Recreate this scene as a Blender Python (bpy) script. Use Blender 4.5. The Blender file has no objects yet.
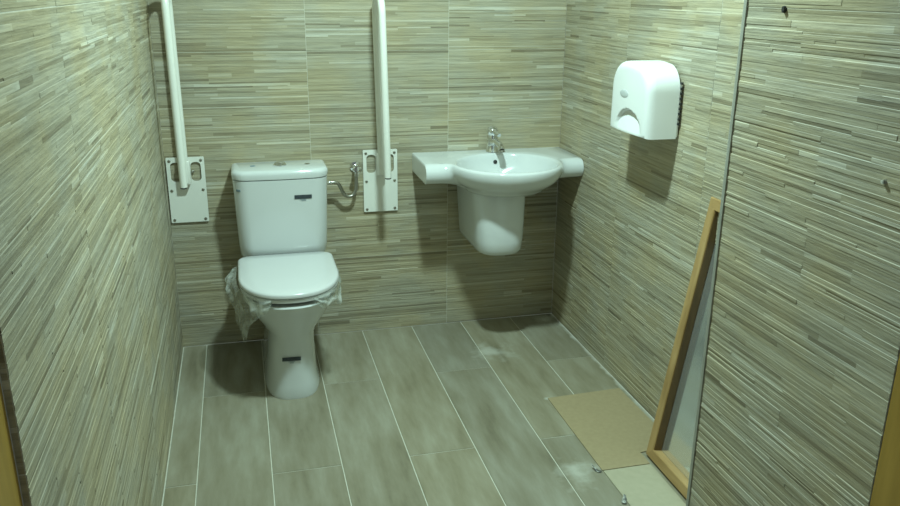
import bpy, bmesh, math, random
from mathutils import Vector, Matrix, noise
random.seed(7)
sc = bpy.context.scene
col = sc.collection
PI = math.pi

# ------------------------------------------------------------------ room dimensions (metres, floor z=0, camera above x=0,y=0)
LX, RX, BY, CH = -0.321, 1.4006, 3.4457, 2.45      # left wall, right wall, back wall, ceiling
PX, PY = 1.10, 1.662                               # face and rear edge of the wall pier on the right
FY = 1.075                                         # inner face of the front wall (doorway)

# ------------------------------------------------------------------ materials
def mat(name, color=(.8, .8, .8), rough=.5, metal=0., spec=.5, coat=0.):
    m = bpy.data.materials.new(name); m.use_nodes = True
    b = m.node_tree.nodes['Principled BSDF']
    b.inputs['Base Color'].default_value = (*color, 1)
    b.inputs['Roughness'].default_value = rough
    b.inputs['Metallic'].default_value = metal
    b.inputs['Specular IOR Level'].default_value = spec
    b.inputs['Coat Weight'].default_value = coat
    return m
def N(m, t, **kw):
    n = m.node_tree.nodes.new(t)
    for k, v in kw.items(): setattr(n, k, v)
    return n
def L(m, a, b): m.node_tree.links.new(a, b)
def ramp(m, stops, interp='LINEAR'):
    r = N(m, 'ShaderNodeValToRGB'); cr = r.color_ramp; cr.interpolation = interp
    while len(cr.elements) < len(stops): cr.elements.new(.5)
    for e, (p, c) in zip(cr.elements, stops): e.position = p; e.color = (*c, 1)
    return r
def noisy(m, scale, stops, vec_scale=(1, 1, 1), detail=4, bump=0.):
    b = m.node_tree.nodes['Principled BSDF']
    tc = N(m, 'ShaderNodeTexCoord'); mp = N(m, 'ShaderNodeMapping'); mp.inputs['Scale'].default_value = vec_scale
    nz = N(m, 'ShaderNodeTexNoise'); nz.inputs['Scale'].default_value = scale; nz.inputs['Detail'].default_value = detail
    L(m, tc.outputs['Object'], mp.inputs['Vector']); L(m, mp.outputs['Vector'], nz.inputs['Vector'])
    r = ramp(m, stops); L(m, nz.outputs['Fac'], r.inputs['Fac']); L(m, r.outputs['Color'], b.inputs['Base Color'])
    if bump:
        bp = N(m, 'ShaderNodeBump'); bp.inputs['Strength'].default_value = bump; bp.inputs['Distance'].default_value = .002
        L(m, nz.outputs['Fac'], bp.inputs['Height']); L(m, bp.outputs['Normal'], b.inputs['Normal'])
    return m

def tile_mat():
    """stone-look strip tiles: each strip has its own tone (attribute 'tone'), grout where tone < 0"""
    m = mat('strip_tile', rough=.5, spec=.35)
    b = m.node_tree.nodes['Principled BSDF']
    at = N(m, 'ShaderNodeAttribute', attribute_name='tone')
    r = ramp(m, [(0, (.190, .165, .115)), (.12, (.260, .228, .160)), (.35, (.345, .310, .222)), (.55, (.400, .365, .272)),
                 (.75, (.450, .418, .325)), (.9, (.50, .47, .38)), (1, (.57, .545, .45))])
    L(m, at.outputs['Fac'], r.inputs['Fac'])
    tc = N(m, 'ShaderNodeTexCoord'); mp = N(m, 'ShaderNodeMapping'); mp.inputs['Scale'].default_value = (7, 7, 190)
    L(m, tc.outputs['Object'], mp.inputs['Vector'])
    nz = N(m, 'ShaderNodeTexNoise'); nz.inputs['Scale'].default_value = 1; nz.inputs['Detail'].default_value = 5
    L(m, mp.outputs['Vector'], nz.inputs['Vector'])
    r2 = ramp(m, [(.28, (.78, .78, .77)), (.5, (1, 1, 1)), (.72, (1.18, 1.17, 1.14))]); L(m, nz.outputs['Fac'], r2.inputs['Fac'])
    mx = N(m, 'ShaderNodeMix', data_type='RGBA', blend_type='MULTIPLY'); mx.inputs['Factor'].default_value = 1
    L(m, r.outputs['Color'], mx.inputs['A']); L(m, r2.outputs['Color'], mx.inputs['B'])
    n2 = N(m, 'ShaderNodeTexNoise'); n2.inputs['Scale'].default_value = 5; n2.inputs['Detail'].default_value = 2   # ochre clouds in the glaze
    L(m, tc.outputs['Object'], n2.inputs['Vector'])
    r3 = ramp(m, [(.38, (.98, 1.0, 1.03)), (.62, (1.04, 1.0, .91))]); L(m, n2.outputs['Fac'], r3.inputs['Fac'])
    m2 = N(m, 'ShaderNodeMix', data_type='RGBA', blend_type='MULTIPLY'); m2.inputs['Factor'].default_value = 1
    L(m, mx.outputs['Result'], m2.inputs['A']); L(m, r3.outputs['Color'], m2.inputs['B'])
    L(m, m2.outputs['Result'], b.inputs['Base Color'])
    mp4 = N(m, 'ShaderNodeMapping'); mp4.inputs['Scale'].default_value = (22, 22, 75); L(m, tc.outputs['Object'], mp4.inputs['Vector'])
    n4 = N(m, 'ShaderNodeTexNoise'); n4.inputs['Scale'].default_value = 1; n4.inputs['Detail'].default_value = 3; L(m, mp4.outputs[0], n4.inputs['Vector'])
    ad = N(m, 'ShaderNodeMath', operation='ADD'); L(m, nz.outputs['Fac'], ad.inputs[0]); L(m, n4.outputs['Fac'], ad.inputs[1])
    bp = N(m, 'ShaderNodeBump'); bp.inputs['Strength'].default_value = .7; bp.inputs['Distance'].default_value = .002
    L(m, ad.outputs[0], bp.inputs['Height']); L(m, bp.outputs['Normal'], b.inputs['Normal'])
    return m

def floor_mat():
    """wood-look porcelain planks, tone per plank, pale dried grout smears"""
    m = mat('plank_tile', rough=.42, spec=.45)
    b = m.node_tree.nodes['Principled BSDF']
    at = N(m, 'ShaderNodeAttribute', attribute_name='tone')
    tc = N(m, 'ShaderNodeTexCoord')
    add = N(m, 'ShaderNodeVectorMath', operation='ADD')
    cmb = N(m, 'ShaderNodeCombineXYZ'); ml = N(m, 'ShaderNodeMath', operation='MULTIPLY'); ml.inputs[1].default_value = 37
    L(m, at.outputs['Fac'], ml.inputs[0]); L(m, ml.outputs[0], cmb.inputs['Z']); L(m, tc.outputs['Object'], add.inputs[0]); L(m, cmb.outputs[0], add.inputs[1])
    mp = N(m, 'ShaderNodeMapping'); mp.inputs['Scale'].default_value = (14, 2.6, 1); L(m, add.outputs[0], mp.inputs['Vector'])
    nz = N(m, 'ShaderNodeTexNoise'); nz.inputs['Scale'].default_value = 1; nz.inputs['Detail'].default_value = 6; nz.inputs['Roughness'].default_value = .6
    L(m, mp.outputs[0], nz.inputs['Vector'])
    r = ramp(m, [(.25, (.165, .145, .098)), (.42, (.242, .218, .158)), (.55, (.285, .262, .202)), (.75, (.36, .345, .285))]); L(m, nz.outputs['Fac'], r.inputs['Fac'])
    rt = ramp(m, [(0, (.90, .91, .92)), (1, (1.08, 1.06, 1.0))]); L(m, at.outputs['Fac'], rt.inputs['Fac'])
    mx = N(m, 'ShaderNodeMix', data_type='RGBA', blend_type='MULTIPLY'); mx.inputs['Factor'].default_value = 1
    L(m, r.outputs['Color'], mx.inputs['A']); L(m, rt.outputs['Color'], mx.inputs['B'])
    # dried grout dust: two blotches near the back right corner
    last = mx.outputs['Result']
    n3 = N(m, 'ShaderNodeTexNoise'); n3.inputs['Scale'].default_value = 16; n3.inputs['Detail'].default_value = 5; L(m, tc.outputs['Object'], n3.inputs['Vector'])
    def smear(dist_out, rr, k):
        nonlocal last
        mr = N(m, 'ShaderNodeMapRange'); mr.inputs['From Min'].default_value = 0; mr.inputs['From Max'].default_value = rr
        mr.inputs['To Min'].default_value = .42; mr.inputs['To Max'].default_value = -.25; L(m, dist_out, mr.inputs['Value'])
        ad = N(m, 'ShaderNodeMath', operation='ADD'); L(m, mr.outputs[0], ad.inputs[0]); L(m, n3.outputs['Fac'], ad.inputs[1])
        m4 = N(m, 'ShaderNodeMapRange'); m4.inputs['From Min'].default_value = .58; m4.inputs['From Max'].default_value = .95
        m4.inputs['To Min'].default_value = 0; m4.inputs['To Max'].default_value = k; L(m, ad.outputs[0], m4.inputs['Value'])
        mm = N(m, 'ShaderNodeMix', data_type='RGBA'); L(m, m4.outputs[0], mm.inputs['Factor']); L(m, last, mm.inputs['A']); mm.inputs['B'].default_value = (.60, .60, .54, 1)
        last = mm.outputs['Result']
    for (cx, cy, rr, k) in ((.99, 3.08, .20, .55), (1.34, 3.38, .13, .9), (.99, 2.13, .17, .6), (1.07, 2.63, .03, .9)):
        d = N(m, 'ShaderNodeVectorMath', operation='DISTANCE'); d.inputs[1].default_value = (cx, cy, 0); L(m, tc.outputs['Object'], d.inputs[0])
        smear(d.outputs['Value'], rr, k)
    sx = N(m, 'ShaderNodeSeparateXYZ'); L(m, tc.outputs['Object'], sx.inputs[0])
    dx = N(m, 'ShaderNodeMath', operation='SUBTRACT'); dx.inputs[0].default_value = RX; L(m, sx.outputs['X'], dx.inputs[1])
    smear(dx.outputs[0], .035, .7)
    L(m, last, b.inputs['Base Color'])
    bp = N(m, 'ShaderNodeBump'); bp.inputs['Strength'].default_value = .25; bp.inputs['Distance'].default_value = .001
    L(m, nz.outputs['Fac'], bp.inputs['Height']); L(m, bp.outputs['Normal'], b.inputs['Normal'])
    return m

M = dict(
    tile=tile_mat(), plank=floor_mat(),
    grout=noisy(mat('pale_grout', rough=.9), 40, [(.3, (.54, .52, .44)), (.7, (.64, .62, .53))]),
    paint=noisy(mat('white_paint', rough=.9), 12, [(.3, (.72, .72, .69)), (.7, (.78, .78, .75))]),
    ceramic=noisy(mat('white_ceramic', rough=.12, spec=.5, coat=.3), 3, [(.3, (.655, .68, .69)), (.7, (.675, .70, .71))]),
    seatp=noisy(mat('white_seat_plastic', rough=.22, spec=.5), 3, [(.3, (.64, .65, .66)), (.7, (.66, .67, .68))]),
    abs=noisy(mat('white_moulded_plastic', rough=.32, spec=.5), 5, [(.3, (.80, .81, .82)), (.7, (.83, .84, .85))]),
    button=noisy(mat('grey_button_plastic', rough=.4), 8, [(.3, (.50, .53, .54)), (.7, (.55, .58, .59))]),
    enamel=noisy(mat('white_enamelled_steel', rough=.3, spec=.5), 6, [(.3, (.79, .79, .74)), (.7, (.83, .83, .78))]),
    chrome=noisy(mat('chrome', rough=.1, metal=1), 30, [(.3, (.76, .77, .78)), (.7, (.82, .83, .84))]),
    steel=noisy(mat('brushed_steel', rough=.35, metal=1), 60, [(.3, (.34, .33, .29)), (.7, (.50, .49, .45))], (1, 1, .1)),
    dark=noisy(mat('black_rubber', rough=.6), 20, [(.3, (.012, .012, .012)), (.7, (.03, .03, .03))]),
    label=noisy(mat('dark_slate_print', rough=.5), 120, [(.3, (.025, .035, .045)), (.7, (.06, .075, .085))]),
    lpaper=noisy(mat('clear_label_backing', rough=.35), 20, [(.3, (.72, .77, .77)), (.7, (.76, .80, .80))]),
    blueprint=noisy(mat('grey_blue_print', rough=.5), 60, [(.3, (.14, .20, .25)), (.7, (.2, .27, .31))]),
    wood=noisy(mat('honey_wood', rough=.4, spec=.4), 5, [(.3, (.33, .20, .075)), (.5, (.42, .265, .11)), (.7, (.50, .33, .145))], (6, 6, 1), 6, .15),
    wood_y=noisy(mat('honey_wood_grain_along_y', rough=.4, spec=.4), 5, [(.3, (.33, .20, .075)), (.5, (.42, .265, .11)), (.7, (.50, .33, .145))], (6, 1, 6), 6, .15),
    shade_wood=noisy(mat('shade_brown_wood', rough=.5), 5, [(.3, (.10, .055, .015)), (.7, (.16, .09, .03))], (6, 6, 1), 6, .1),  # dark colour paints shade on the unlit inner sides of the mirror frame
    jamb=noisy(mat('varnished_jamb_wood', rough=.45), 6, [(.3, (.30, .18, .03)), (.7, (.42, .26, .05))], (6, 6, .8), 6, .1),
    card=noisy(mat('brown_hardboard', rough=.8), 60, [(.3, (.335, .262, .150)), (.7, (.37, .292, .170))], (1, 1, 1), 5),
    cream=noisy(mat('light_patch_card', rough=.8), 40, [(.3, (.395, .36, .255)), (.7, (.43, .39, .28))], (1, 1, 1), 5),  # paler card colour carries the light reflected by the mirror
    tape=noisy(mat('torn_grey_tape', rough=.5), 60, [(.4, (.12, .12, .11)), (.6, (.62, .62, .56))]),
)
mir = mat('filmed_mirror_glass', (.86, .90, .92), .13, .85); M['mirror'] = mir
noisy(mir, 2, [(.3, (.78, .84, .88)), (.7, (.82, .87, .91))])
trimm = noisy(mat('grey_aluminium_edge', rough=.5, metal=.4), 20, [(.3, (.36, .36, .32)), (.7, (.44, .44, .40))]); M['alu'] = trimm
def film_mat():
    m = bpy.data.materials.new('clear_plastic_film'); m.use_nodes = True
    nt = m.node_tree; b = nt.nodes['Principled BSDF']; out = nt.nodes['Material Output']
    b.inputs['Base Color'].default_value = (.80, .83, .80, 1); b.inputs['Roughness'].default_value = .12
    tr = N(m, 'ShaderNodeBsdfTransparent'); tr.inputs['Color'].default_value = (.95, .97, .95, 1)
    nz = N(m, 'ShaderNodeTexNoise'); nz.inputs['Scale'].default_value = 30
    tc = N(m, 'ShaderNodeTexCoord'); L(m, tc.outputs['Object'], nz.inputs['Vector'])
    mr = N(m, 'ShaderNodeMapRange'); mr.inputs['From Min'].default_value = .3; mr.inputs['From Max'].default_value = .7
    mr.inputs['To Min'].default_value = .12; mr.inputs['To Max'].default_value = .50; L(m, nz.outputs['Fac'], mr.inputs['Value'])
    mx = N(m, 'ShaderNodeMixShader'); L(m, mr.outputs[0], mx.inputs['Fac'])
    L(m, tr.outputs[0], mx.inputs[1]); L(m, b.outputs[0], mx.inputs[2]); L(m, mx.outputs[0], out.inputs['Surface'])
    return m
M['film'] = film_mat()

# ------------------------------------------------------------------ mesh helpers
def link(name, me, m=None, parent=None, smooth=False):
    o = bpy.data.objects.new(name, me); col.objects.link(o)
    if m: me.materials.append(m)
    if smooth:
        for p in me.polygons: p.use_smooth = True
    if parent: o.parent = parent
    return o
def from_bm(name, bm, m=None, parent=None, smooth=False, angle=None):
    bmesh.ops.recalc_face_normals(bm, faces=bm.faces)
    if angle is not None:
        for e in bm.edges:
            if len(e.link_faces) == 2 and e.calc_face_angle(0) > angle: e.smooth = False
    me = bpy.data.meshes.new(name); bm.to_mesh(me); bm.free()
    return link(name, me, m, parent, smooth or angle is not None)
def thing(name, label, cat, loc=(0, 0, 0), group=None):
    o = bpy.data.objects.new(name, None); col.objects.link(o); o.location = loc; o.empty_display_size = .05
    o['label'] = label; o['category'] = cat
    if group: o['group'] = group
    return o
def tag(o, label, cat, group=None):
    o['label'] = label; o['category'] = cat
    if group: o['group'] = group
    return o
def settle(root):
    """children were modelled in world space: hang them under the empty without moving them"""
    off = root.location
    for ch in root.children: ch.data.transform(Matrix.Translation(-off))
    for ch in root.children:
        for g in ch.children: g.data.transform(Matrix.Translation(-off))
def rings(bm, rs, cap0=True, cap1=True, closed=True):
    vs = [[bm.verts.new(p) for p in r] for r in rs]
    n = len(rs[0])
    for a, b in zip(vs, vs[1:]):
        for i in range(n if closed else n - 1):
            j = (i + 1) % n
            bm.faces.new((a[i], a[j], b[j], b[i]))
    if cap0: bm.faces.new(list(reversed(vs[0])))
    if cap1: bm.faces.new(vs[-1])
    return vs
def box(bm, x0, x1, y0, y1, z0, z1, bev=0., seg=2):
    vs = [bm.verts.new((x, y, z)) for x in (x0, x1) for y in (y0, y1) for z in (z0, z1)]
    q = ((0, 1, 3, 2), (4, 6, 7, 5), (0, 4, 5, 1), (2, 3, 7, 6), (0, 2, 6, 4), (1, 5, 7, 3))
    fs = [bm.faces.new([vs[i] for i in f]) for f in q]
    if bev:
        es = list({e for f in fs for e in f.edges})
        bmesh.ops.bevel(bm, geom=es, offset=bev, segments=seg, affect='EDGES', profile=.5)
def frame_dirs(pts):
    out = []
    for i in range(len(pts)):
        a = pts[max(i - 1, 0)]; b = pts[min(i + 1, len(pts) - 1)]
        out.append((b - a).normalized())
    return out
def tube(bm, pts, r, n=14, cap=True):
    pts = [Vector(p) for p in pts]; ds = frame_dirs(pts)
    up = Vector((0, 0, 1)) if abs(ds[0].z) < .9 else Vector((1, 0, 0))
    u = ds[0].cross(up).normalized(); rs = []
    for k, (p, d) in enumerate(zip(pts, ds)):
        u = (u - d * u.dot(d)).normalized(); v = d.cross(u)
        rr = r[k] if isinstance(r, (list, tuple)) else r
        rs.append([p + rr * (math.cos(2 * PI * i / n) * u + math.sin(2 * PI * i / n) * v) for i in range(n)])
    rings(bm, rs, cap, cap)
def lathe(bm, base, axis, prof, n=24):
    """prof: (distance along axis, radius)"""
    ax = Vector(axis).normalized(); up = Vector((0, 0, 1)) if abs(ax.z) < .9 else Vector((1, 0, 0))
    u = ax.cross(up).normalized(); v = ax.cross(u); b = Vector(base)
    rings(bm, [[b + ax * t + r * (math.cos(2 * PI * i / n) * u + math.sin(2 * PI * i / n) * v) for i in range(n)] for t, r in prof])
def catmull(P, n=8):
    P = [Vector(p) for p in P]; Q = [P[0]] + P + [P[-1]]; out = []
    for i in range(1, len(Q) - 2):
        a, b, c, d = Q[i - 1:i + 3]
        for k in range(n):
            t = k / n
            out.append(.5 * ((2 * b) + (c - a) * t + (2 * a - 5 * b + 4 * c - d) * t * t + (3 * b - a - 3 * c + d) * t ** 3))
    out.append(P[-1]); return out
def interp(tab, z):
    """tab: rows (z, a, b, ...), smooth interpolation"""
    if z <= tab[0][0]: return tab[0][1:]
    for p, q in zip(tab, tab[1:]):
        if z <= q[0]:
            t = (z - p[0]) / (q[0] - p[0])
            return tuple(a + (b - a) * t for a, b in zip(p[1:], q[1:]))
    return tab[-1][1:]

# ------------------------------------------------------------------ setting: strip-tiled walls
def strip_wall(name, origin, udir, vn, width, z1, vjoints, hjoints, seed, rel=.0009, bed=-.0007, vg=.0009):
    """wall plane spanned by udir (horizontal) and z; vn is the normal into the room. One mesh: raised strips over a grout bed."""
    rnd = random.Random(seed)
    o, u, n = Vector(origin), Vector(udir), Vector(vn)
    V, F, T, MI = [], [], [], []
    def P(a, z, d): return o + u * a + Vector((0, 0, z)) + n * d
    def quad(pts, t, mi=0):
        k = len(V); V.extend(pts); F.append((k, k + 1, k + 2, k + 3)); T.append(t); MI.append(mi)
    quad([P(0, 0, bed), P(width, 0, bed), P(width, z1, bed), P(0, z1, bed)], 0, 1)
    vj = [0] + sorted(j for j in vjoints if 0.01 < j < width - .01) + [width]
    hj = [0] + sorted(j for j in hjoints if .01 < j < z1) + [z1]
    def strip(a0, a1, z0, zz, d, t):
        c = min(.0011, (d - bed) * .8 + .0001); b = bed
        quad([P(a0, z0, d), P(a1, z0, d), P(a1, zz - c, d), P(a0, zz - c, d)], t)
        quad([P(a0, zz - c, d), P(a1, zz - c, d), P(a1, zz, d - c), P(a0, zz, d - c)], min(1, t + .06))
        quad([P(a0, z0, b), P(a1, z0, b), P(a1, z0, d), P(a0, z0, d)], t)
        quad([P(a0, zz, d - c), P(a1, zz, d - c), P(a1, zz, b), P(a0, zz, b)], t)
        quad([P(a0, z0, b), P(a0, z0, d), P(a0, zz, d - c), P(a0, zz, b)], t)
        quad([P(a1, z0, d), P(a1, z0, b), P(a1, zz, b), P(a1, zz, d - c)], t)
    for h0, h1 in zip(hj, hj[1:]):
        z = h0 + .001
        rows = []
        while z < h1 - .001:
            hh = rnd.choice((.0045, .006, .006, .0075, .009, .0105, .013))
            if h1 - .001 - (z + hh) < .006: hh = h1 - .001 - z
            rows.append((z, z + hh)); z += hh
        for v0, v1 in zip(vj, vj[1:]):
            for (z0, zz) in rows:
                a = v0 + vg
                end = v1 - vg
                while a < end - .001:
                    ln = rnd.choice((.09, .14, .20, .28, .38, .55))
                    if end - (a + ln) < .05: ln = end - a
                    t = rnd.gauss(.50, .11)
                    q = rnd.random()
                    if q < .07: t = rnd.uniform(.04, .22)
                    elif q > .94: t = rnd.uniform(.8, .98)
                    strip(a, a + ln, z0, zz, rnd.uniform(-.6, 1) * rel * (.6 if zz - z0 > .0101 else 1), max(.02, min(.98, t)))
                    a += ln
    me = bpy.data.meshes.new(name); me.from_pydata(V, [], F)
    me.materials.append(M['tile']); me.materials.append(M['grout'])
    at = me.attributes.new('tone', 'FLOAT', 'FACE'); at.data.foreach_set('value', T)
    me.polygons.foreach_set('material_index', MI); me.update()
    ob = bpy.data.objects.new(name, me); col.objects.link(ob); ob['kind'] = 'structure'
    return ob
def hj(z, step): return [z + step * k for k in range(-10, 12)]
strip_wall('wall_back', (LX, BY, 0), (1, 0, 0), (0, -1, 0), RX - LX, CH, [.593, 1.193], hj(1.259, .3), 1)
strip_wall('wall_left', (LX, FY, 0), (0, 1, 0), (1, 0, 0), BY - FY, CH, [.63, 1.23, 1.83], hj(.871, .3), 2, .0006, -.0005, .0003)
strip_wall('wall_right', (RX, PY, 0), (0, 1, 0), (-1, 0, 0), BY - PY, CH, [2.235 - PY, 2.835 - PY], hj(1.184, .3), 3)
strip_wall('wall_right_front', (PX, FY, 0), (0, 1, 0), (-1, 0, 0), PY - FY, CH, [], [.01, .375, .742, 1.109, 1.476, 1.843, 2.21], 4, .0012, -.0009)

strip_wall('trim_4', (LX - .0102, FY - .0004, 0), (1, 0, 0), (0, -1, 0), .0098, CH, [], hj(.871, .3), 2, .0004, -.0003)

def struct(name, bm, m): o = from_bm(name, bm, m); o['kind'] = 'structure'; return o
bm = bmesh.new(); box(bm, PX + .0036, RX + .12, FY + .001, PY - .001, 0, CH); struct('wall_right_core', bm, M['paint'])
# floor: grout bed with bevelled planks 0.235 x 1.18 m in half-bond
def floor():
    rnd = random.Random(11)
    V, F, T, MI = [], [], [], []
    def quad(pts, t, mi=0):
        k = len(V); V.extend(pts); F.append((k, k + 1, k + 2, k + 3)); T.append(t); MI.append(mi)
    x0, x1, y0, y1 = LX - .004, RX + .004, -.6, BY + .004
    quad([(-2.2, -1.2, -.002), (3, -1.2, -.002), (3, y1, -.002), (-2.2, y1, -.002)], .5, 1)
    g = .0017; bx = [-.221 + .235 * k for k in range(-8, 0)] + [-.221, .0147, .2425, .4700, .703, .940, 1.186] + [1.186 + .235 * k for k in range(1, 7)]
    for k, (a, b) in enumerate(zip(bx, bx[1:])):
        par = (k - 7) % 2                              # row 0 starts at the left wall
        js = [2.357 + (0 if par == 0 else .59) + 1.18 * i for i in range(-4, 3)]
        for c, d in zip(js, js[1:]):
            lim0, lim1 = (x0 + .008, x1 - .008)
            yy1 = min(d - g, BY - .004); yy0 = max(c + g, -1.2)
            if yy1 - yy0 < .005: continue
            aa, bb = a + g, b - g
            if yy1 > FY + .02: aa, bb = max(aa, lim0), min(bb, lim1)
            if bb - aa < .004: continue
            t = rnd.random(); c_ = .0012
            quad([(aa + c_, yy0 + c_, 0), (bb - c_, yy0 + c_, 0), (bb - c_, yy1 - c_, 0), (aa + c_, yy1 - c_, 0)], t)
            o_ = [(aa, yy0, -.0016), (bb, yy0, -.0016), (bb, yy1, -.0016), (aa, yy1, -.0016)]
            i_ = [(aa + c_, yy0 + c_, 0), (bb - c_, yy0 + c_, 0), (bb - c_, yy1 - c_, 0), (aa + c_, yy1 - c_, 0)]
            for j in range(4): quad([o_[j], o_[(j + 1) % 4], i_[(j + 1) % 4], i_[j]], t)
    me = bpy.data.meshes.new('floor'); me.from_pydata(V, [], F)
    me.materials.append(M['plank']); me.materials.append(M['grout'])
    at = me.attributes.new('tone', 'FLOAT', 'FACE'); at.data.foreach_set('value', T)
    me.polygons.foreach_set('material_index', MI); me.update()
    ob = bpy.data.objects.new('floor', me); col.objects.link(ob); ob['kind'] = 'structure'
floor()
bm = bmesh.new(); box(bm, LX - .3, RX + .3, FY - .14, BY + .1, CH, CH + .05); struct('ceiling', bm, M['paint'])
bm = bmesh.new()
box(bm, -2.2, LX - .045, FY - .14, FY - .002, 0, CH); box(bm, PX + .045, 3.0, FY - .14, FY - .002, 0, CH); box(bm, LX - .045, PX + .045, FY - .14, FY - .002, 2.12, CH)
struct('wall_front', bm, M['paint'])
# metal corner profile on the pier, timber jambs of the doorway
bm = bmesh.new()
prof = [(PX - .0035 + .011 - .011 * math.cos(a), PY - .0005 + .011 * math.sin(a)) for a in [i * PI / 2 / 6 for i in range(7)]]
prof = [(PX - .0035, PY - .008)] + prof + [(PX + .03, PY + .0105), (PX + .03, PY - .008)]
rings(bm, [[(x, y, z) for x, y in prof] for z in (0.001, CH - .001)]); struct('trim_1', bm, M['alu'])
for k, (xa, xb) in enumerate(((LX - .045, LX - .010), (PX + .0005, PX + .045))):
    bm = bmesh.new(); box(bm, xa, xb, FY - .15, FY - .0005, 0.001, 2.12, .003); struct('trim_%d' % (k + 2), bm, M['jamb'])

# ------------------------------------------------------------------ toilet
TX = .132
def dring(z, cx, hw, yf, yb, nf=2.2, yc=None, r=.05, n=40):
    """D-shaped ring: rounded front (towards -y), squared back with rounded corners"""
    yc = yc if yc is not None else yf + (yb - yf) * .5
    pts = []
    for i in range(n // 2 + 1):                       # front, from +x round to -x
        a = -PI * i / (n // 2)
        c, s = math.cos(a), math.sin(a)
        pts.append((cx + hw * math.copysign(abs(c) ** (2 / nf), c), yc - (yc - yf) * abs(s) ** (2 / nf), z))
    m = 6
    for i in range(m + 1):
        a = PI - PI / 2 * i / m
        pts.append((cx - hw + r + r * math.cos(a), yb - r + r * math.sin(a), z))
    for i in range(m + 1):
        a = PI / 2 - PI / 2 * i / m
        pts.append((cx + hw - r + r * math.cos(a), yb - r + r * math.sin(a), z))
    return pts
toilet = thing('toilet', 'white close-coupled toilet against the back wall, lid down, new with stickers', 'toilet', (TX, 3.1, 0))
bm = bmesh.new()
tab = [(0.0, .108, 2.850, 3.40, 2.9), (.012, .109, 2.848, 3.40, 2.9), (.05, .100, 2.852, 3.40, 2.8), (.12, .0945, 2.856, 3.40, 2.7), (.19, .0915, 2.856, 3.40, 2.6),
       (.225, .093, 2.850, 3.40, 2.5), (.26, .102, 2.840, 3.40, 2.4), (.295, .127, 2.826, 3.41, 2.3), (.33, .153, 2.810, 3.42, 2.25), (.365, .171, 2.793, 3.42, 2.2),
       (.392, .179, 2.777, 3.42, 2.2), (.403, .181, 2.772, 3.42, 2.2), (.409, .178, 2.776, 3.42, 2.2)]
zs = [r[0] for r in tab]
rs = []
for i, (z, hw, yf, yb, nf) in enumerate(tab):
    cx = .124 + (TX - .124) * min(1, z / .4)
    rs.append(dring(z, cx, hw, yf, yb, nf, yf + .25 + .02 * (z > .3), .04))
rings(bm, rs); bowl = from_bm('bowl', bm, M['ceramic'], toilet, angle=.9)
bm = bmesh.new()
so = lambda z, e=0: dring(z, TX, .187 + e, 2.772 - e, 3.225, 2.25, 3.02, .035, 56)
rings(bm, [so(.4235, -.004), so(.426, 0), so(.437, .001), so(.4405, -.003)]); from_bm('seat', bm, M['seatp'], toilet, angle=.8)
bm = bmesh.new()
lo = lambda z, e=0: dring(z, TX, .189 + e, 2.768 - e, 3.247 + e * .5, 2.25, 3.02, .04, 56)
rr = [lo(.4425, -.004), lo(.445, 0), lo(.455, .001), lo(.460, -.003), lo(.4625, -.010)]
for f in (.8, .5, .2):
    rr.append([(TX + (x - TX) * f, 3.0 + (y - 3.0) * f, .4625 + .004 * (1 - f * f)) for x, y, z in lo(0, -.010)])
rings(bm, rr); from_bm('lid', bm, M['seatp'], toilet, angle=.9)
for dx, y in ((-.12, 2.87), (.12, 2.87), (-.15, 3.12), (.15, 3.12)):
    bm = bmesh.new(); lathe(bm, (TX + dx, y, .4092), (0, 0, 1), [(0, .010), (.0142, .009)], 16); from_bm('seat_bumper', bm, M['seatp'], toilet, angle=.9)
for s in (-1, 1):
    bm = bmesh.new(); tube(bm, [(TX + s * .075 - .02, 3.238, .436), (TX + s * .075 + .02, 3.238, .436)], .009); from_bm('hinge', bm, M['chrome'], toilet, angle=.8)
def cring(z, hw, yf, yb=3.437, cx=TX + .001, r=.055, bow=.012, n=10):
    pts = []
    def arc(ox, oy, a0, a1, rr):
        for i in range(n + 1):
            a = a0 + (a1 - a0) * i / n; pts.append([ox + rr * math.cos(a), oy + rr * math.sin(a), z])
    arc(cx + hw - r, yf + r, 0, -PI / 2, r)
    for i in range(1, 12): pts.append([cx + (hw - r) * (1 - 2 * i / 12), yf, z])
    arc(cx - hw + r, yf + r, -PI / 2, -PI, r)
    arc(cx - hw + .012, yb - .012, PI, PI / 2, .012)
    arc(cx + hw - .012, yb - .012, PI / 2, 0, .012)
    for p in pts:
        if p[1] < yf + r: p[1] -= bow * (1 - ((p[0] - cx) / hw) ** 2)
    return [tuple(p) for p in pts]
bm = bmesh.new()
rings(bm, [cring(.4172, .154, 3.30), cring(.425, .166, 3.287), cring(.45, .177, 3.275), cring(.49, .181, 3.268), cring(.55, .183, 3.263), cring(.65, .186, 3.257), cring(.74, .1885, 3.252), cring(.771, .190, 3.250), cring(.7735, .186, 3.254)])
tank = from_bm('cistern', bm, M['ceramic'], toilet, angle=.9)
bm = bmesh.new()
rr = [cring(.7745, .186, 3.254), cring(.777, .191, 3.248), cring(.795, .193, 3.245), cring(.804, .191, 3.247), cring(.810, .185, 3.253), cring(.8125, .176, 3.262, 3.43)]
rings(bm, rr); clid = from_bm('cistern_lid', bm, M['ceramic'], toilet, angle=.9)
bm = bmesh.new(); lathe(bm, (TX + .004, 3.345, .812), (0, 0, 1), [(0, .027), (.004, .027), (.006, .024), (.010, .022), (.0145, .016), (.0165, .008)], 28)
from_bm('flush_button', bm, M['chrome'], toilet, angle=.9)
for dx in (-.105, .115):
    bm = bmesh.new(); lathe(bm, (TX + dx, 3.35, .8125), (0, 0, 1), [(0, .011), (.001, .011), (.0018, .008)], 20); o = from_bm('bolt_cap', bm, M['steel'] if dx > 0 else M['blueprint'], clid, angle=.9)
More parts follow.
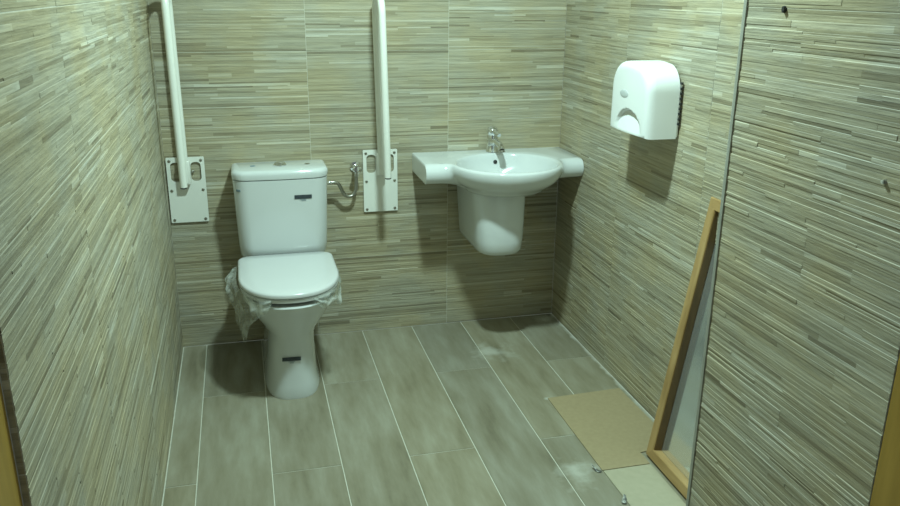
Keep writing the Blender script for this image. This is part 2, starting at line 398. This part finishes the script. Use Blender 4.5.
def sticker(parent, p, nrm, w, h, tilt=0.):
    """dark strip label on a clear backing with faint small print below"""
    n = Vector(nrm).normalized(); r = Vector((1, 0, 0)); r = (r - n * r.dot(n)).normalized(); up = n.cross(r) * -1
    if up.z < 0: up = -up
    q = Matrix.Rotation(tilt, 3, n); r = q @ r; up = q @ up
    p = Vector(p)
    def pl(name, a, b, c, d, m, lift, par):
        bm = bmesh.new()
        f = [p + r * x + up * z + n * lift for x, z in ((a, c), (b, c), (b, d), (a, d))]
        g = [v - n * .0006 for v in f]
        rings(bm, [[*g], [*f]]); return from_bm(name, bm, m, par)
    o = pl('sticker', -w / 2, w / 2, -h / 2, h / 2, M['label'], .0012, parent)
    o['label'] = 'dark strip sticker with faint small print'
    bm = bmesh.new(); k = 0
    for row, (a, b) in enumerate(((-.17, .17), (-.10, .12))):
        x = a * w
        while x < b * w:
            ww = random.uniform(.0015, .003); z0 = -h / 2 - .0045 - row * .005
            f = [p + r * xx + up * zz + n * .0010 for xx, zz in ((x, z0), (x + ww, z0), (x + ww, z0 + .0028), (x, z0 + .0028))]
            rings(bm, [[v - n * .0005 for v in f], f]); x += ww + .0012
    s = from_bm('small_print', bm, M['blueprint'], o)
    return o
sticker(toilet, (TX + .085, 3.2438, .700), (.058, -1, -.06), .070, .016, math.radians(-1))
sticker(toilet, (TX - .014, 2.8557, .168), (-.03, -1, 0), .070, .016, math.radians(-1))
bm = bmesh.new(); box(bm, TX - .176, TX - .160, 3.2615, 3.2665, .728, .738, .002)
for v in bm.verts: v.co.y += (TX - .168 - v.co.x) * 1.0
o = from_bm('maker_mark', bm, M['blueprint'], toilet)
bm = bmesh.new(); lathe(bm, (.222, 2.828, .392), (.55, -1, 0), [(0, .006), (.002, .006), (.0026, .004)], 16); from_bm('rim_dot', bm, M['blueprint'], toilet, angle=.9)
settle(toilet)

# clear plastic film still clinging round the seat
def film():
    bm = bmesh.new()
    def flap(path, lens, out, seed, nv=12):
        pts = catmull(path, 12); n = len(pts); g = []
        for i, p in enumerate(pts):
            u = i / (n - 1)
            t = u * (len(lens) - 1); k = min(int(t), len(lens) - 2); ln = lens[k] + (lens[k + 1] - lens[k]) * (t - k)
            t2 = u * (len(out) - 1); k2 = min(int(t2), len(out) - 2); o_ = out[k2] + (out[k2 + 1] - out[k2]) * (t2 - k2)
            a = pts[max(i - 1, 0)]; b = pts[min(i + 1, n - 1)]; d = (b - a).normalized(); nrm = Vector((d.y, -d.x, 0))
            if (p - Vector((TX, 3.0, p.z))).dot(nrm) < 0: nrm = -nrm
            row = []
            for j in range(nv + 1):
                v = j / nv
                wob = noise.noise(Vector((u * 9 + seed, v * 3, 0))) * .014 + noise.noise(Vector((u * 22 + seed, v * 4, 3))) * .0045
                q = p + nrm * (o_ * math.sin(min(v * 1.6, 1) * PI / 2) + wob * min(1, v * 2.5) + .004) + Vector((0, 0, -ln * v + noise.noise(Vector((u * 12, v * 5, seed))) * .008 * v))
                q += d * (noise.noise(Vector((u * 7, v * 4, seed + 9))) * .012 * v)
                row.append(bm.verts.new(q))
            g.append(row)
        for i in range(n - 1):
            for j in range(nv): bm.faces.new((g[i][j], g[i + 1][j], g[i + 1][j + 1], g[i][j + 1]))
    zt = .437
    flap([(TX - .186, 3.21, zt), (TX - .193, 3.12, zt), (TX - .193, 3.02, zt), (TX - .182, 2.93, zt), (TX - .160, 2.865, zt), (TX - .12, 2.815, zt), (TX - .075, 2.788, zt)],
         [.03, .04, .06, .10, .15, .205, .14, .085, .06, .02], [.02, .042, .036, .026, .012, .002, .0, .004, .006, .004], 2.3)
    flap([(TX + .193, 3.10, zt), (TX + .192, 3.01, zt), (TX + .178, 2.92, zt), (TX + .145, 2.845, zt), (TX + .10, 2.803, zt), (TX + .07, 2.788, zt)],
         [.015, .05, .06, .10, .06, .045, .055, .03, .012], [.0, .002, .0, -.002, .002, .004, .004], 7.7)
    # the sheet caught between seat and lid, joining both flaps
    r0 = [v for v in so(.4415, .004)]; r1 = [v for v in so(.4415, -.05)]
    rings(bm, [r0, r1], False, False)
    o = from_bm('plastic_film', bm, M['film'], None, True)
    tag(o, 'crumpled clear plastic film hanging from both sides of the toilet seat', 'plastic wrap')
film()

# ------------------------------------------------------------------ washbasin
BX, BYC, SC = 1.056, 3.185, 3.285                                # centre of the bowl
X0, X1, WF = .710, 1.398, 3.156                       # wing ends, wing front
def ray_ell(d, a, b, cy):
    """distance from (BX, SC) along d to the ellipse centred on (BX, cy)"""
    o = SC - cy
    A = (d.x / a) ** 2 + (d.y / b) ** 2; B = 2 * o * d.y / b ** 2; C_ = (o / b) ** 2 - 1
    return (-B + math.sqrt(max(0, B * B - 4 * A * C_))) / (2 * A)
def outline(n):
    """direction, radius and bulge weight of the top outline: shelf with both wings, oval bowl bulging in front"""
    angs = [2 * PI * i / n for i in range(n)]
    for cx, cy in ((X0, WF), (X1, WF), (X0, BY - .001), (X1, BY - .001)):
        a = math.atan2(cy - SC, cx - BX) % (2 * PI)
        angs = [t for t in angs if abs(t - a) > .008] + [a]
    out = []
    for a in sorted(angs):
        d = Vector((math.cos(a), math.sin(a))); t = []
        if abs(d.x) > 1e-6: t.append(((X1 if d.x > 0 else X0) - BX) / d.x)
        if abs(d.y) > 1e-6: t.append(((BY - .001 if d.y > 0 else WF) - SC) / d.y)
        rb = min(t); re = ray_ell(d, .240, .246, BYC)
        if rb >= re + .1 or d.y > 0: rad, w = rb, 0
        else:
            k = 110.
            rad = max(rb, re) + math.log(1 + math.exp(-k * abs(rb - re))) / k
            w = 1 / (1 + math.exp(-(re - rb) * 70))
            if re < rb - .04: rad = rb
        out.append((d, rad, w))
    return out
OUT = outline(200)
TZ = .822
def edge_ring(zb, ib, zw, iw, ie):
    """bulge drops zb and is inset ib along the radius; wings drop zw, front edge set back iw, end faces ie"""
    r = []
    for d, rad, w in OUT:
        p = Vector((BX, SC)) + d * rad
        q = p.copy()
        q.y += iw * max(0, min(1, (BY - p.y) / (BY - WF)))
        if abs(p.x - X0) < .002: q.x += ie
        if abs(p.x - X1) < .002: q.x -= ie
        b = p - d * ib
        p = q * (1 - w) + b * w
        r.append((p.x, min(p.y, BY - .001), TZ - (zb * w + zw * (1 - w))))
    return r
def ell(z, a, b, cy=BYC, cx=BX):
    out = []
    for d, _, _ in OUT:
        if b < .118: out.append((cx + a * d.x, cy + b * d.y, z))
        else: k = ray_ell(d, a, b, cy); out.append((cx + d.x * k, SC + d.y * k, z))
    return out
sink = thing('washbasin', 'white wall-hung washbasin with flat side shelves and half pedestal, in right corner', 'washbasin', (BX, 3.3, .80))
bm = bmesh.new()
rs = [ell(TZ - .125, .022, .022, 3.17), ell(TZ - .122, .07, .065, 3.17), ell(TZ - .110, .125, .117, 3.168), ell(TZ - .085, .167, .150, 3.165), ell(TZ - .055, .190, .172, 3.163),
      ell(TZ - .025, .203, .186, 3.162), ell(TZ - .008, .210, .193, 3.161), ell(TZ - .002, .215, .198, 3.160), ell(TZ, .221, .203, 3.160)]
RN = .042
prof_b = [(.0, .012), (.0015, .006), (.005, .002), (.011, .0), (.022, .0), (.034, .002), (.046, .007), (.060, .016), (.074, .029), (.087, .047), (.097, .068)]
o1 = edge_ring(0, .013, 0, RN, .004); e1 = rs[-1]
for t in (.3, .65): rs.append([tuple(a + (b - a) * t for a, b in zip(p, q)) for p, q in zip(e1, o1)])
for k, (zb, ib) in enumerate(prof_b):
    a = PI / 2 - PI * k / 10
    rs.append(edge_ring(zb, ib, RN - RN * math.sin(a), RN * (1 - math.cos(a)), .004 if k in (0, 10) else (.0012 if k in (1, 9) else 0)))
low = rs[-1]; e2 = ell(0, .165, .15, 3.19)
rs.append([(a[0] + (b[0] - a[0]) * .6, a[1] + (b[1] - a[1]) * .6, TZ - (.110 * o[2] + .087 * (1 - o[2]))) for a, b, o in zip(low, e2, OUT)])
rs.append([(p[0], p[1], TZ - .118) for p in e2]); rs.append(ell(TZ - .135, .08, .07, 3.2))
rings(bm, rs); from_bm('basin', bm, M['ceramic'], sink, angle=.75)
# half pedestal
bm = bmesh.new()
def pring(z, hw, yf, cx, nf=3.2):
    return dring(z, cx, hw, yf, BY - .002, nf, yf + .11, .012, 40)
PC = 1.024
rs = [pring(.434, 0.0733, 3.115, PC, 2.6), pring(.438, 0.0846, 3.092, PC, 2.6), pring(.446, 0.0931, 3.076, PC, 2.7), pring(.462, 0.0978, 3.067, PC, 2.8), pring(.50, 0.1010, 3.063, PC, 2.8), pring(.58, 0.1062, 3.068, PC, 2.8), pring(.66, 0.1119, 3.078, PC, 2.8), pring(.71, 0.1156, 3.085, PC, 2.8)]
rings(bm, rs); from_bm('half_pedestal', bm, M['ceramic'], sink, angle=.9)
bm = bmesh.new(); lathe(bm, (BX, 3.17, TZ - .1248), (0, 0, 1), [(0, .024), (.002, .024), (.003, .020), (.0022, .008)], 24); from_bm('drain', bm, M['chrome'], sink, angle=.9)
bm = bmesh.new()
ov = Vector((BX + .004, 3.3395, TZ - .0335)); lathe(bm, ov + Vector((0, .004, -.002)), (0, -1, .45), [(0, .0085), (.005, .0085), (.0058, .006)], 20); o = from_bm('overflow_hole', bm, M['dark'], sink, angle=.9); o['label'] = 'round dark overflow hole'
settle(sink)

# ------------------------------------------------------------------ mixer tap
fx, fy, fz = BX + .006, 3.398, TZ + .001
tap = thing('mixer_tap', 'chrome single-lever mixer tap standing at the back of the washbasin', 'tap', (fx, fy, fz))
bm = bmesh.new(); lathe(bm, (fx, fy, fz), (0, 0, 1), [(0, .028), (.004, .028), (.006, .0255), (.03, .0245), (.070, .0245), (.074, .023)], 28); from_bm('tap_body', bm, M['chrome'], tap, angle=.9)
bm = bmesh.new(); lathe(bm, (fx, fy, fz + .0745), (0, 0, 1), [(0, .0235), (.010, .0265), (.020, .0265), (.030, .021), (.036, .012), (.038, .004)], 28); cap = from_bm('lever_cap', bm, M['chrome'], tap, angle=.9)
bm = bmesh.new(); tube(bm, catmull([(fx, fy - .016, fz + .090), (fx + .004, fy - .050, fz + .088), (fx + .007, fy - .078, fz + .084)], 6), [.0105] * 6 + [.0095] * 6 + [.008], 12); from_bm('lever', bm, M['chrome'], tap, angle=.9)
bm = bmesh.new(); tube(bm, catmull([(fx, fy - .016, fz + .044), (fx + .003, fy - .055, fz + .050), (fx + .006, fy - .098, fz + .042), (fx + .007, fy - .116, fz + .026)], 8), [.0165] * 8 + [.0145] * 8 + [.0135] * 9, 16); spout = from_bm('spout', bm, M['chrome'], tap, angle=.9)
bm = bmesh.new(); lathe(bm, (fx + .007, fy - .116, fz + .026), (.02, -.3, -1), [(0, .0132), (.009, .0132), (.0095, .010)], 20); from_bm('aerator', bm, M['steel'], spout, angle=.9)
settle(tap)

# ------------------------------------------------------------------ folding grab bars
def grab_bar(cx, ztop, top, label):
    t = thing('folding_grab_bar', label, 'grab bar', (cx, BY - .01, .70), 'folding grab bars either side of the toilet')
    yb = BY - .0045; th = .005
    w, z0, z1 = .150, .568, .843
    # plate: rounded outline with two oval windows
    def rr(ax, bx, az, bz, r, n=5):
        p = []
        for (ox, oz, a0) in ((bx - r, bz - r, 0), (ax + r, bz - r, PI / 2), (ax + r, az + r, PI), (bx - r, az + r, 1.5 * PI)):
            for i in range(n + 1): a = a0 + PI / 2 * i / n; p.append((ox + r * math.cos(a), oz + r * math.sin(a)))
        return p
    loops = [rr(cx - w / 2, cx + w / 2, z0, z1, .004), rr(cx - w * .40, cx - w * .13, .742, .822, .016), rr(cx + w * .13, cx + w * .40, .742, .822, .016)]
    bm = bmesh.new(); es = []
    for lp in loops:
        vs = [bm.verts.new((x, yb, z)) for x, z in lp]
        for i in range(len(vs)): es.append(bm.edges.new((vs[i], vs[(i + 1) % len(vs)])))
    bmesh.ops.triangle_fill(bm, use_beauty=True, use_dissolve=False, edges=es)
    ex = bmesh.ops.extrude_face_region(bm, geom=list(bm.faces))
    bmesh.ops.translate(bm, vec=(0, -th, 0), verts=[v for v in ex['geom'] if isinstance(v, bmesh.types.BMVert)])
    plate = from_bm('wall_plate', bm, M['enamel'], t)
    yf = yb - th
    for sx in (-1, 1):
        for z in (z0 + .012, .705, z1 - .014):
            bm = bmesh.new(); lathe(bm, (cx + sx * (w / 2 - .013), yf, z), (0, -1, 0), [(0, .0062), (.0022, .0058), (.0036, .003)], 14); from_bm('screw', bm, M['steel'], plate, angle=.9)
    bm = bmesh.new(); lathe(bm, (cx + .027, yf + .006, .783), (0, -1, 0), [(0, .006), (.008, .006), (.010, .004)], 12); from_bm('pivot_bolt', bm, M['steel'], plate, angle=.9)
    # hinge block, back tube up to the bend and front tube down to its free end
    y1, y2 = BY - .040, BY - .200
    bm = bmesh.new(); box(bm, cx - .019, cx + .019, yf - .042, yf, .735, .835, .006); from_bm('hinge_block', bm, M['enamel'], t, angle=.8)
    R = (y1 - y2) / 2; ln = lambda z: cx + top * (z - .76) / .70
    pts = [(ln(z), y1, z) for z in (.745, .95, 1.2, ztop - R)]
    for i in range(1, 16):
        a = PI * i / 16; z = ztop - R + R * math.sin(a); pts.append((ln(z), (y1 + y2) / 2 + R * math.cos(a), z))
    pts += [(ln(z), y2, z) for z in (ztop - R, 1.2, .95, .762)]
    bm = bmesh.new(); tube(bm, pts, .0143, 20); from_bm('rail', bm, M['enamel'], t, angle=.9)
    bm = bmesh.new(); lathe(bm, (cx, y2, .7618), (0, 0, -1), [(0, .0131), (.004, .0131), (.006, .010)], 20); o = from_bm('end_cap', bm, M['dark'], t, angle=.9); o['label'] = 'black rubber end cap'
    settle(t)
grab_bar(-.2400, 1.505, -.004, 'white folded-up grab bar at the left wall, left of the toilet')
grab_bar(.567, 1.488, -.014, 'white folded-up grab bar between toilet and washbasin')

# ------------------------------------------------------------------ water supply
vx, vz = .458, .772
valve = thing('angle_valve', 'small chrome shut-off valve on the back wall right of the cistern', 'valve', (vx, BY - .004, vz))
bm = bmesh.new(); lathe(bm, (vx, BY - .005, vz), (0, -1, 0), [(0, .023), (.003, .022), (.006, .012), (.03, .0105)], 22); from_bm('wall_flange', bm, M['chrome'], valve, angle=.9)
bm = bmesh.new(); lathe(bm, (vx, BY - .031, vz), (0, -1, 0), [(0, .013), (.022, .013), (.025, .010)], 18); tube(bm, [(vx, BY - .042, vz), (vx - .001, BY - .042, vz - .034)], .009, 12); from_bm('valve_body', bm, M['chrome'], valve, angle=.8)
bm = bmesh.new(); lathe(bm, (vx, BY - .056, vz + .001), (0, -1, 0), [(0, .006), (.004, .015), (.014, .0165), (.018, .013)], 18)
for v in bm.verts: v.co.x = vx + (v.co.x - vx) * 1.25
from_bm('handle', bm, M['chrome'], valve, angle=.8)
settle(valve)
hose = thing('supply_hose', 'braided grey steel supply hose looping from cistern to valve', 'hose', (.40, BY - .045, .66))
pts = catmull([(vx - .001, BY - .042, vz - .036), (vx - .003, BY - .042, vz - .075), (vx - .008, BY - .043, vz - .098), (.436, BY - .046, .654), (.410, BY - .05, .656), (.393, BY - .056, .680), (.378, BY - .066, .712), (.360, BY - .07, .722), (.336, BY - .07, .722)], 10)
bm = bmesh.new(); tube(bm, pts, .0075, 12); from_bm('braided_tube', bm, M['steel'], hose, angle=.9)
bm = bmesh.new(); lathe(bm, (.337, BY - .07, .722), (-1, 0, 0), [(0, .0085), (.004, .0105), (.018, .0105), (.019, .009)], 6); lathe(bm, (.337, BY - .07, .722), (1, 0, 0), [(0, .0085), (.012, .008), (.013, .007)], 14); from_bm('hose_nut', bm, M['chrome'], hose, angle=.5)
settle(hose)

# ------------------------------------------------------------------ hand dryer on the right wall
def dryer():
    t = thing('hand_dryer', 'white rounded hand dryer with oval button, mounted on the right wall', 'hand dryer', (RX - .004, 2.545, 1.04))
    y0, y1, z0, z1, dep = 2.406, 2.690, 1.040, 1.278, .110
    cy, cz = (y0 + y1) / 2, z0 + .10
    xb = RX - .013
    def outl(e=0, n=96):
        p = []; R = .085 - e * .6; hw = (y1 - y0) / 2 - e
        top = z1 - e; bot = z0 + e * .25
        for i in range(17): a = PI / 2 * i / 16; p.append((cy + hw - R + R * math.cos(a), top - R + R * math.sin(a)))
        for i in range(1, 10): p.append((cy + (hw - R) * (1 - 2 * i / 10), top + .004 * math.sin(PI * i / 10)))
        for i in range(17): a = PI / 2 + PI / 2 * i / 16; p.append((cy - hw + R + R * math.cos(a), top - R + R * math.sin(a)))
        for i in range(1, 14): p.append((cy - hw, top - R + (bot - top + R) * i / 14))
        for i in range(17): p.append((cy - hw + 2 * hw * i / 16, bot))
        for i in range(1, 14): p.append((cy + hw, bot + (top - R - bot) * i / 14))
        return p
    def fx_(y, z, d):
        """front surface: gentle bulge, scoop at the bottom with a crisp upper rim"""
        u = (y - cy + .016) / .098; v = (z - (z0 - .004)) / .090
        s = u * u + v * v
        k = 0
        if s < 1: k = min(1, (1 - s) / .22); k = k * k * (3 - 2 * k); k *= .017 * max(0, min(1, (z - z0) / .07))
        return d - k + .010 * (1 - ((y - cy) / .14) ** 2) * (1 - .5 * ((z - z0) / .26))
    bm = bmesh.new(); rs = []
    for e, d in ((0, 0), (0, .04), (0, .08), (.0015, .092), (.005, .1005), (.010, .1055), (.016, .109), (.024, .110)):
        k = max(0, (d - .08) / .030)
        rs.append([(xb - (d + (fx_(y, z, .110) - .110) * k), y, z) for y, z in outl(e)])
    base = outl(.024)
    for s in [.94 - .05 * i for i in range(18)]:
        rs.append([(xb - fx_(cy + (y - cy) * s, cz + (z - cz) * s, .110), cy + (y - cy) * s, cz + (z - cz) * s) for y, z in base])
    rings(bm, rs); from_bm('cover', bm, M['abs'], t, angle=.8)
    bm = bmesh.new(); rs = []
    by, bz = cy + .022, z0 + .132
    for s, d in ((1, -.002), (1, .0006), (.85, .0016), (.4, .002)):
        rs.append([(xb - fx_(by + .032 * s * math.cos(a), bz + .0135 * s * math.sin(a), .110) - d, by + .032 * s * math.cos(a), bz + .0135 * s * math.sin(a)) for a in [2 * PI * i / 24 for i in range(24)]])
    rings(bm, rs); o = from_bm('push_button', bm, M['button'], t, angle=.9); o['label'] = 'small oval grey-white button'
    # back plate with its row of dark vent slots on the side
    bm = bmesh.new(); box(bm, RX - .0125, RX - .0045, y0 + .004, y1 - .004, z0 + .004, z1 - .06, .002); from_bm('back_plate', bm, M['abs'], t)
    for i in range(9):
        z = z0 + .045 + i * .0165
        bm = bmesh.new(); box(bm, RX - .012, RX - .0048, y0 - .005, y0 + .006, z, z + .0075, .001); from_bm('vent_fin', bm, M['dark'], t)
    settle(t)
dryer()

# ------------------------------------------------------------------ leaning mirror
def mirror():
    base = Vector((1.252, 2.172, .001)); H, W, FW, TH = .905, .60, .036, .040
    top_x = RX - .006 - .0
    t = thing('framed_mirror', 'wood-framed mirror leaning on the right wall, half hidden by the tiled pier', 'mirror', tuple(base))
    ang = math.asin((top_x - .002 - base.x) / H)
    # local frame: s up the mirror, d depth towards the wall, y along the wall
    up = Vector((math.sin(ang), 0, math.cos(ang))); dp = Vector((math.cos(ang), 0, -math.sin(ang)))
    bx_ = base + Vector((0, 0, TH * math.sin(ang)))
    def P(s, y, d): return bx_ + up * s + dp * d + Vector((0, y, 0))
    def bar(name, s0, s1, ya, yb, m, mitre):
        bm = bmesh.new()
        # a moulded bar: outer box with small chamfer and an inner rabbet step
        c = .0025
        if mitre == 'side':
            sgn = 1 if yb > ya else -1
            sect = [(0, 0 + c), (c * 0 + c, 0), (FW - c, 0), (FW, c), (FW, .030), (FW - .006, .030), (FW - .006, TH), (0, TH)]
            rs = []
            for s, k in ((s0, 1), (s1, -1)):
                rs.append([P(s + k * w, ya + sgn * w, d) for w, d in sect])
            rings(bm, rs)
        else:
            sgn = 1 if s1 > s0 else -1
            sect = [(0, c), (c, 0), (FW - c, 0), (FW, c), (FW, .030), (FW - .006, .030), (FW - .006, TH), (0, TH)]
            rs = []
            for y, k in ((ya, 1), (yb, -1)):
                kk = k * (1 if yb > ya else -1)
                rs.append([P(s0 + sgn * w, y + kk * w, d) for w, d in sect])
            rings(bm, rs)
        return from_bm(name, bm, m, t)
    g = .0004
    bar('frame_stile', 0, H, -g, -W, M['wood'], 'side')
    bar('frame_stile', 0, H, -W + g, 0, M['wood'], 'side')
    for ya, yb in ((-FW, -FW - .004), (-W + FW, -W + FW + .004)):  # added strips along the stiles, shade of the inner faces put into colour
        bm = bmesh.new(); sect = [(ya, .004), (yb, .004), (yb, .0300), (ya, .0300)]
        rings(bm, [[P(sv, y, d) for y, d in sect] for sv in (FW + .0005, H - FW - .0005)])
        o = from_bm('inner_shade_strip', bm, M['shade_wood'], t); o['label'] = 'dark brown strip painting shade on the inner side of the frame'
    bar('frame_rail', g, H, -W, 0, M['wood_y'], 'rail')
    bar('frame_rail', H - g, 0, -W, 0, M['wood_y'], 'rail')
    bm = bmesh.new(); f = [P(s, y, .0305) for s, y in ((FW - .005, -FW + .005), (FW - .005, -W + FW - .005), (H - FW + .005, -W + FW - .005), (H - FW + .005, -FW + .005))]
    rings(bm, [f, [p + dp * .004 for p in f]]); from_bm('mirror_glass', bm, M['mirror'], t)
    settle(t)
mirror()

# ------------------------------------------------------------------ hardboard sheet, painted light patch and scraps on the floor
def sheet(name, pts, th, m, z=.0004):
    bm = bmesh.new(); rings(bm, [[(x, y, z) for x, y in pts], [(x, y, z + th) for x, y in pts]]); return from_bm(name, bm, m)
tag(sheet('hardboard_sheet', [(1.070, 2.120), (1.242, 2.120), (1.242, 2.190), (1.385, 2.20), (1.378, 2.640), (1.072, 2.628)], .003, M['card']),
    'brown hardboard sheet lying on the floor in front of the leaning mirror', 'board')
tag(sheet('light_patch_board', [(1.076, 1.60), (1.242, 1.60), (1.242, 2.116), (1.072, 2.116)], .003, M['cream']),  # added board: its pale colour paints the patch lit by the mirror
    'board coloured pale as light thrown by the mirror, on the floor at the lower right, nearest the doorway', 'board')
def curl(name, x, y, rot, ln, label):
    bm = bmesh.new(); rs = []
    for i in range(9):
        u = i / 8; xx = (u - .5) * ln; z = .0045 + .012 * abs(u - .3) ** 1.3 * 1.6
        rs.append([(xx, -.006 + .002 * math.sin(7 * u), z), (xx, .006 + .003 * math.sin(5 * u), z + .006 * u), (xx, .006 + .003 * math.sin(5 * u), z + .006 * u + .001), (xx, -.006, z + .001)])
    rings(bm, rs); bmesh.ops.rotate(bm, verts=bm.verts, matrix=Matrix.Rotation(rot, 3, 'Z')); 
    lo_ = min(v.co.z for v in bm.verts); bmesh.ops.translate(bm, verts=bm.verts, vec=(x, y, .0002 - lo_))
    tag(from_bm(name, bm, M['tape'], None, True), label, 'scrap')
curl('torn_scrap', 1.052, 2.128, 2.2, .038, 'small curled dark scrap at the corner where the hardboard meets the painted light patch')
curl('torn_scrap', 1.066, 1.948, 1.2, .03, 'tiny pale torn scrap beside the painted light patch, at the bottom edge')
# marks on the pier
def mark(name, y, z, w, h, m1, label, cat):
    bm = bmesh.new(); n = 10
    f = [(y + w * (.6 + .4 * random.random()) * math.cos(2 * PI * i / n), z + h * (.6 + .4 * random.random()) * math.sin(2 * PI * i / n)) for i in range(n)]
    rings(bm, [[(PX + .001, a, b) for a, b in f], [(PX - .0062, y + (a - y) * .8, z + (b - z) * .8) for a, b in f]])
    return tag(from_bm(name, bm, m1), label, cat)
mark('putty_blob', 1.521, 1.474, .007, .010, M['dark'], 'small black blob near the top of the right front wall', 'blob')
mark('putty_blob', 1.175, 1.189, .007, .006, M['tape'], 'small grey chip on the right front wall near the right edge', 'blob')

# ------------------------------------------------------------------ light
def area(name, loc, size, power, color, target):
    d = bpy.data.lights.new(name, 'AREA'); d.shape = 'DISK'; d.size = size; d.energy = power; d.color = color
    o = bpy.data.objects.new(name, d); col.objects.link(o); o.location = loc
    o.rotation_euler = (Vector(target) - Vector(loc)).to_track_quat('-Z', 'Y').to_euler(); return o
LPOS = (.56, 2.19, CH - .03)
area('ceiling_lamp', LPOS, .14, 47, (.69, 1.0, .93), (.56, 2.19, 0))
w = bpy.data.worlds.new('world'); sc.world = w; w.use_nodes = True
w.node_tree.nodes['Background'].inputs['Color'].default_value = (.75, .9, .85, 1)
w.node_tree.nodes['Background'].inputs['Strength'].default_value = .18

# ------------------------------------------------------------------ camera (solved from the photograph's vanishing points)
yaw, pitch, roll = math.radians(14.4193), math.radians(18.1053), math.radians(-.49897)
fwd = Vector((math.sin(yaw) * math.cos(pitch), math.cos(yaw) * math.cos(pitch), -math.sin(pitch)))
right = Vector((math.cos(yaw), -math.sin(yaw), 0)); down = fwd.cross(right)
c, s = math.cos(roll), math.sin(roll)
r_, d_ = c * right + s * down, -s * right + c * down
cd = bpy.data.cameras.new('camera'); cam = bpy.data.objects.new('camera', cd); col.objects.link(cam)
cd.sensor_width = 36; cd.lens = 36 * 810.895 / 900; cd.clip_start = .02
mw = Matrix((( r_.x, -d_.x, -fwd.x, 0), (r_.y, -d_.y, -fwd.y, 0), (r_.z, -d_.z, -fwd.z, 1.51), (0, 0, 0, 1)))
cam.matrix_world = mw
sc.camera = cam
sc.view_settings.view_transform = 'Standard'; sc.view_settings.look = 'None'; sc.view_settings.gamma = 1
sc.view_settings.exposure = 0.06
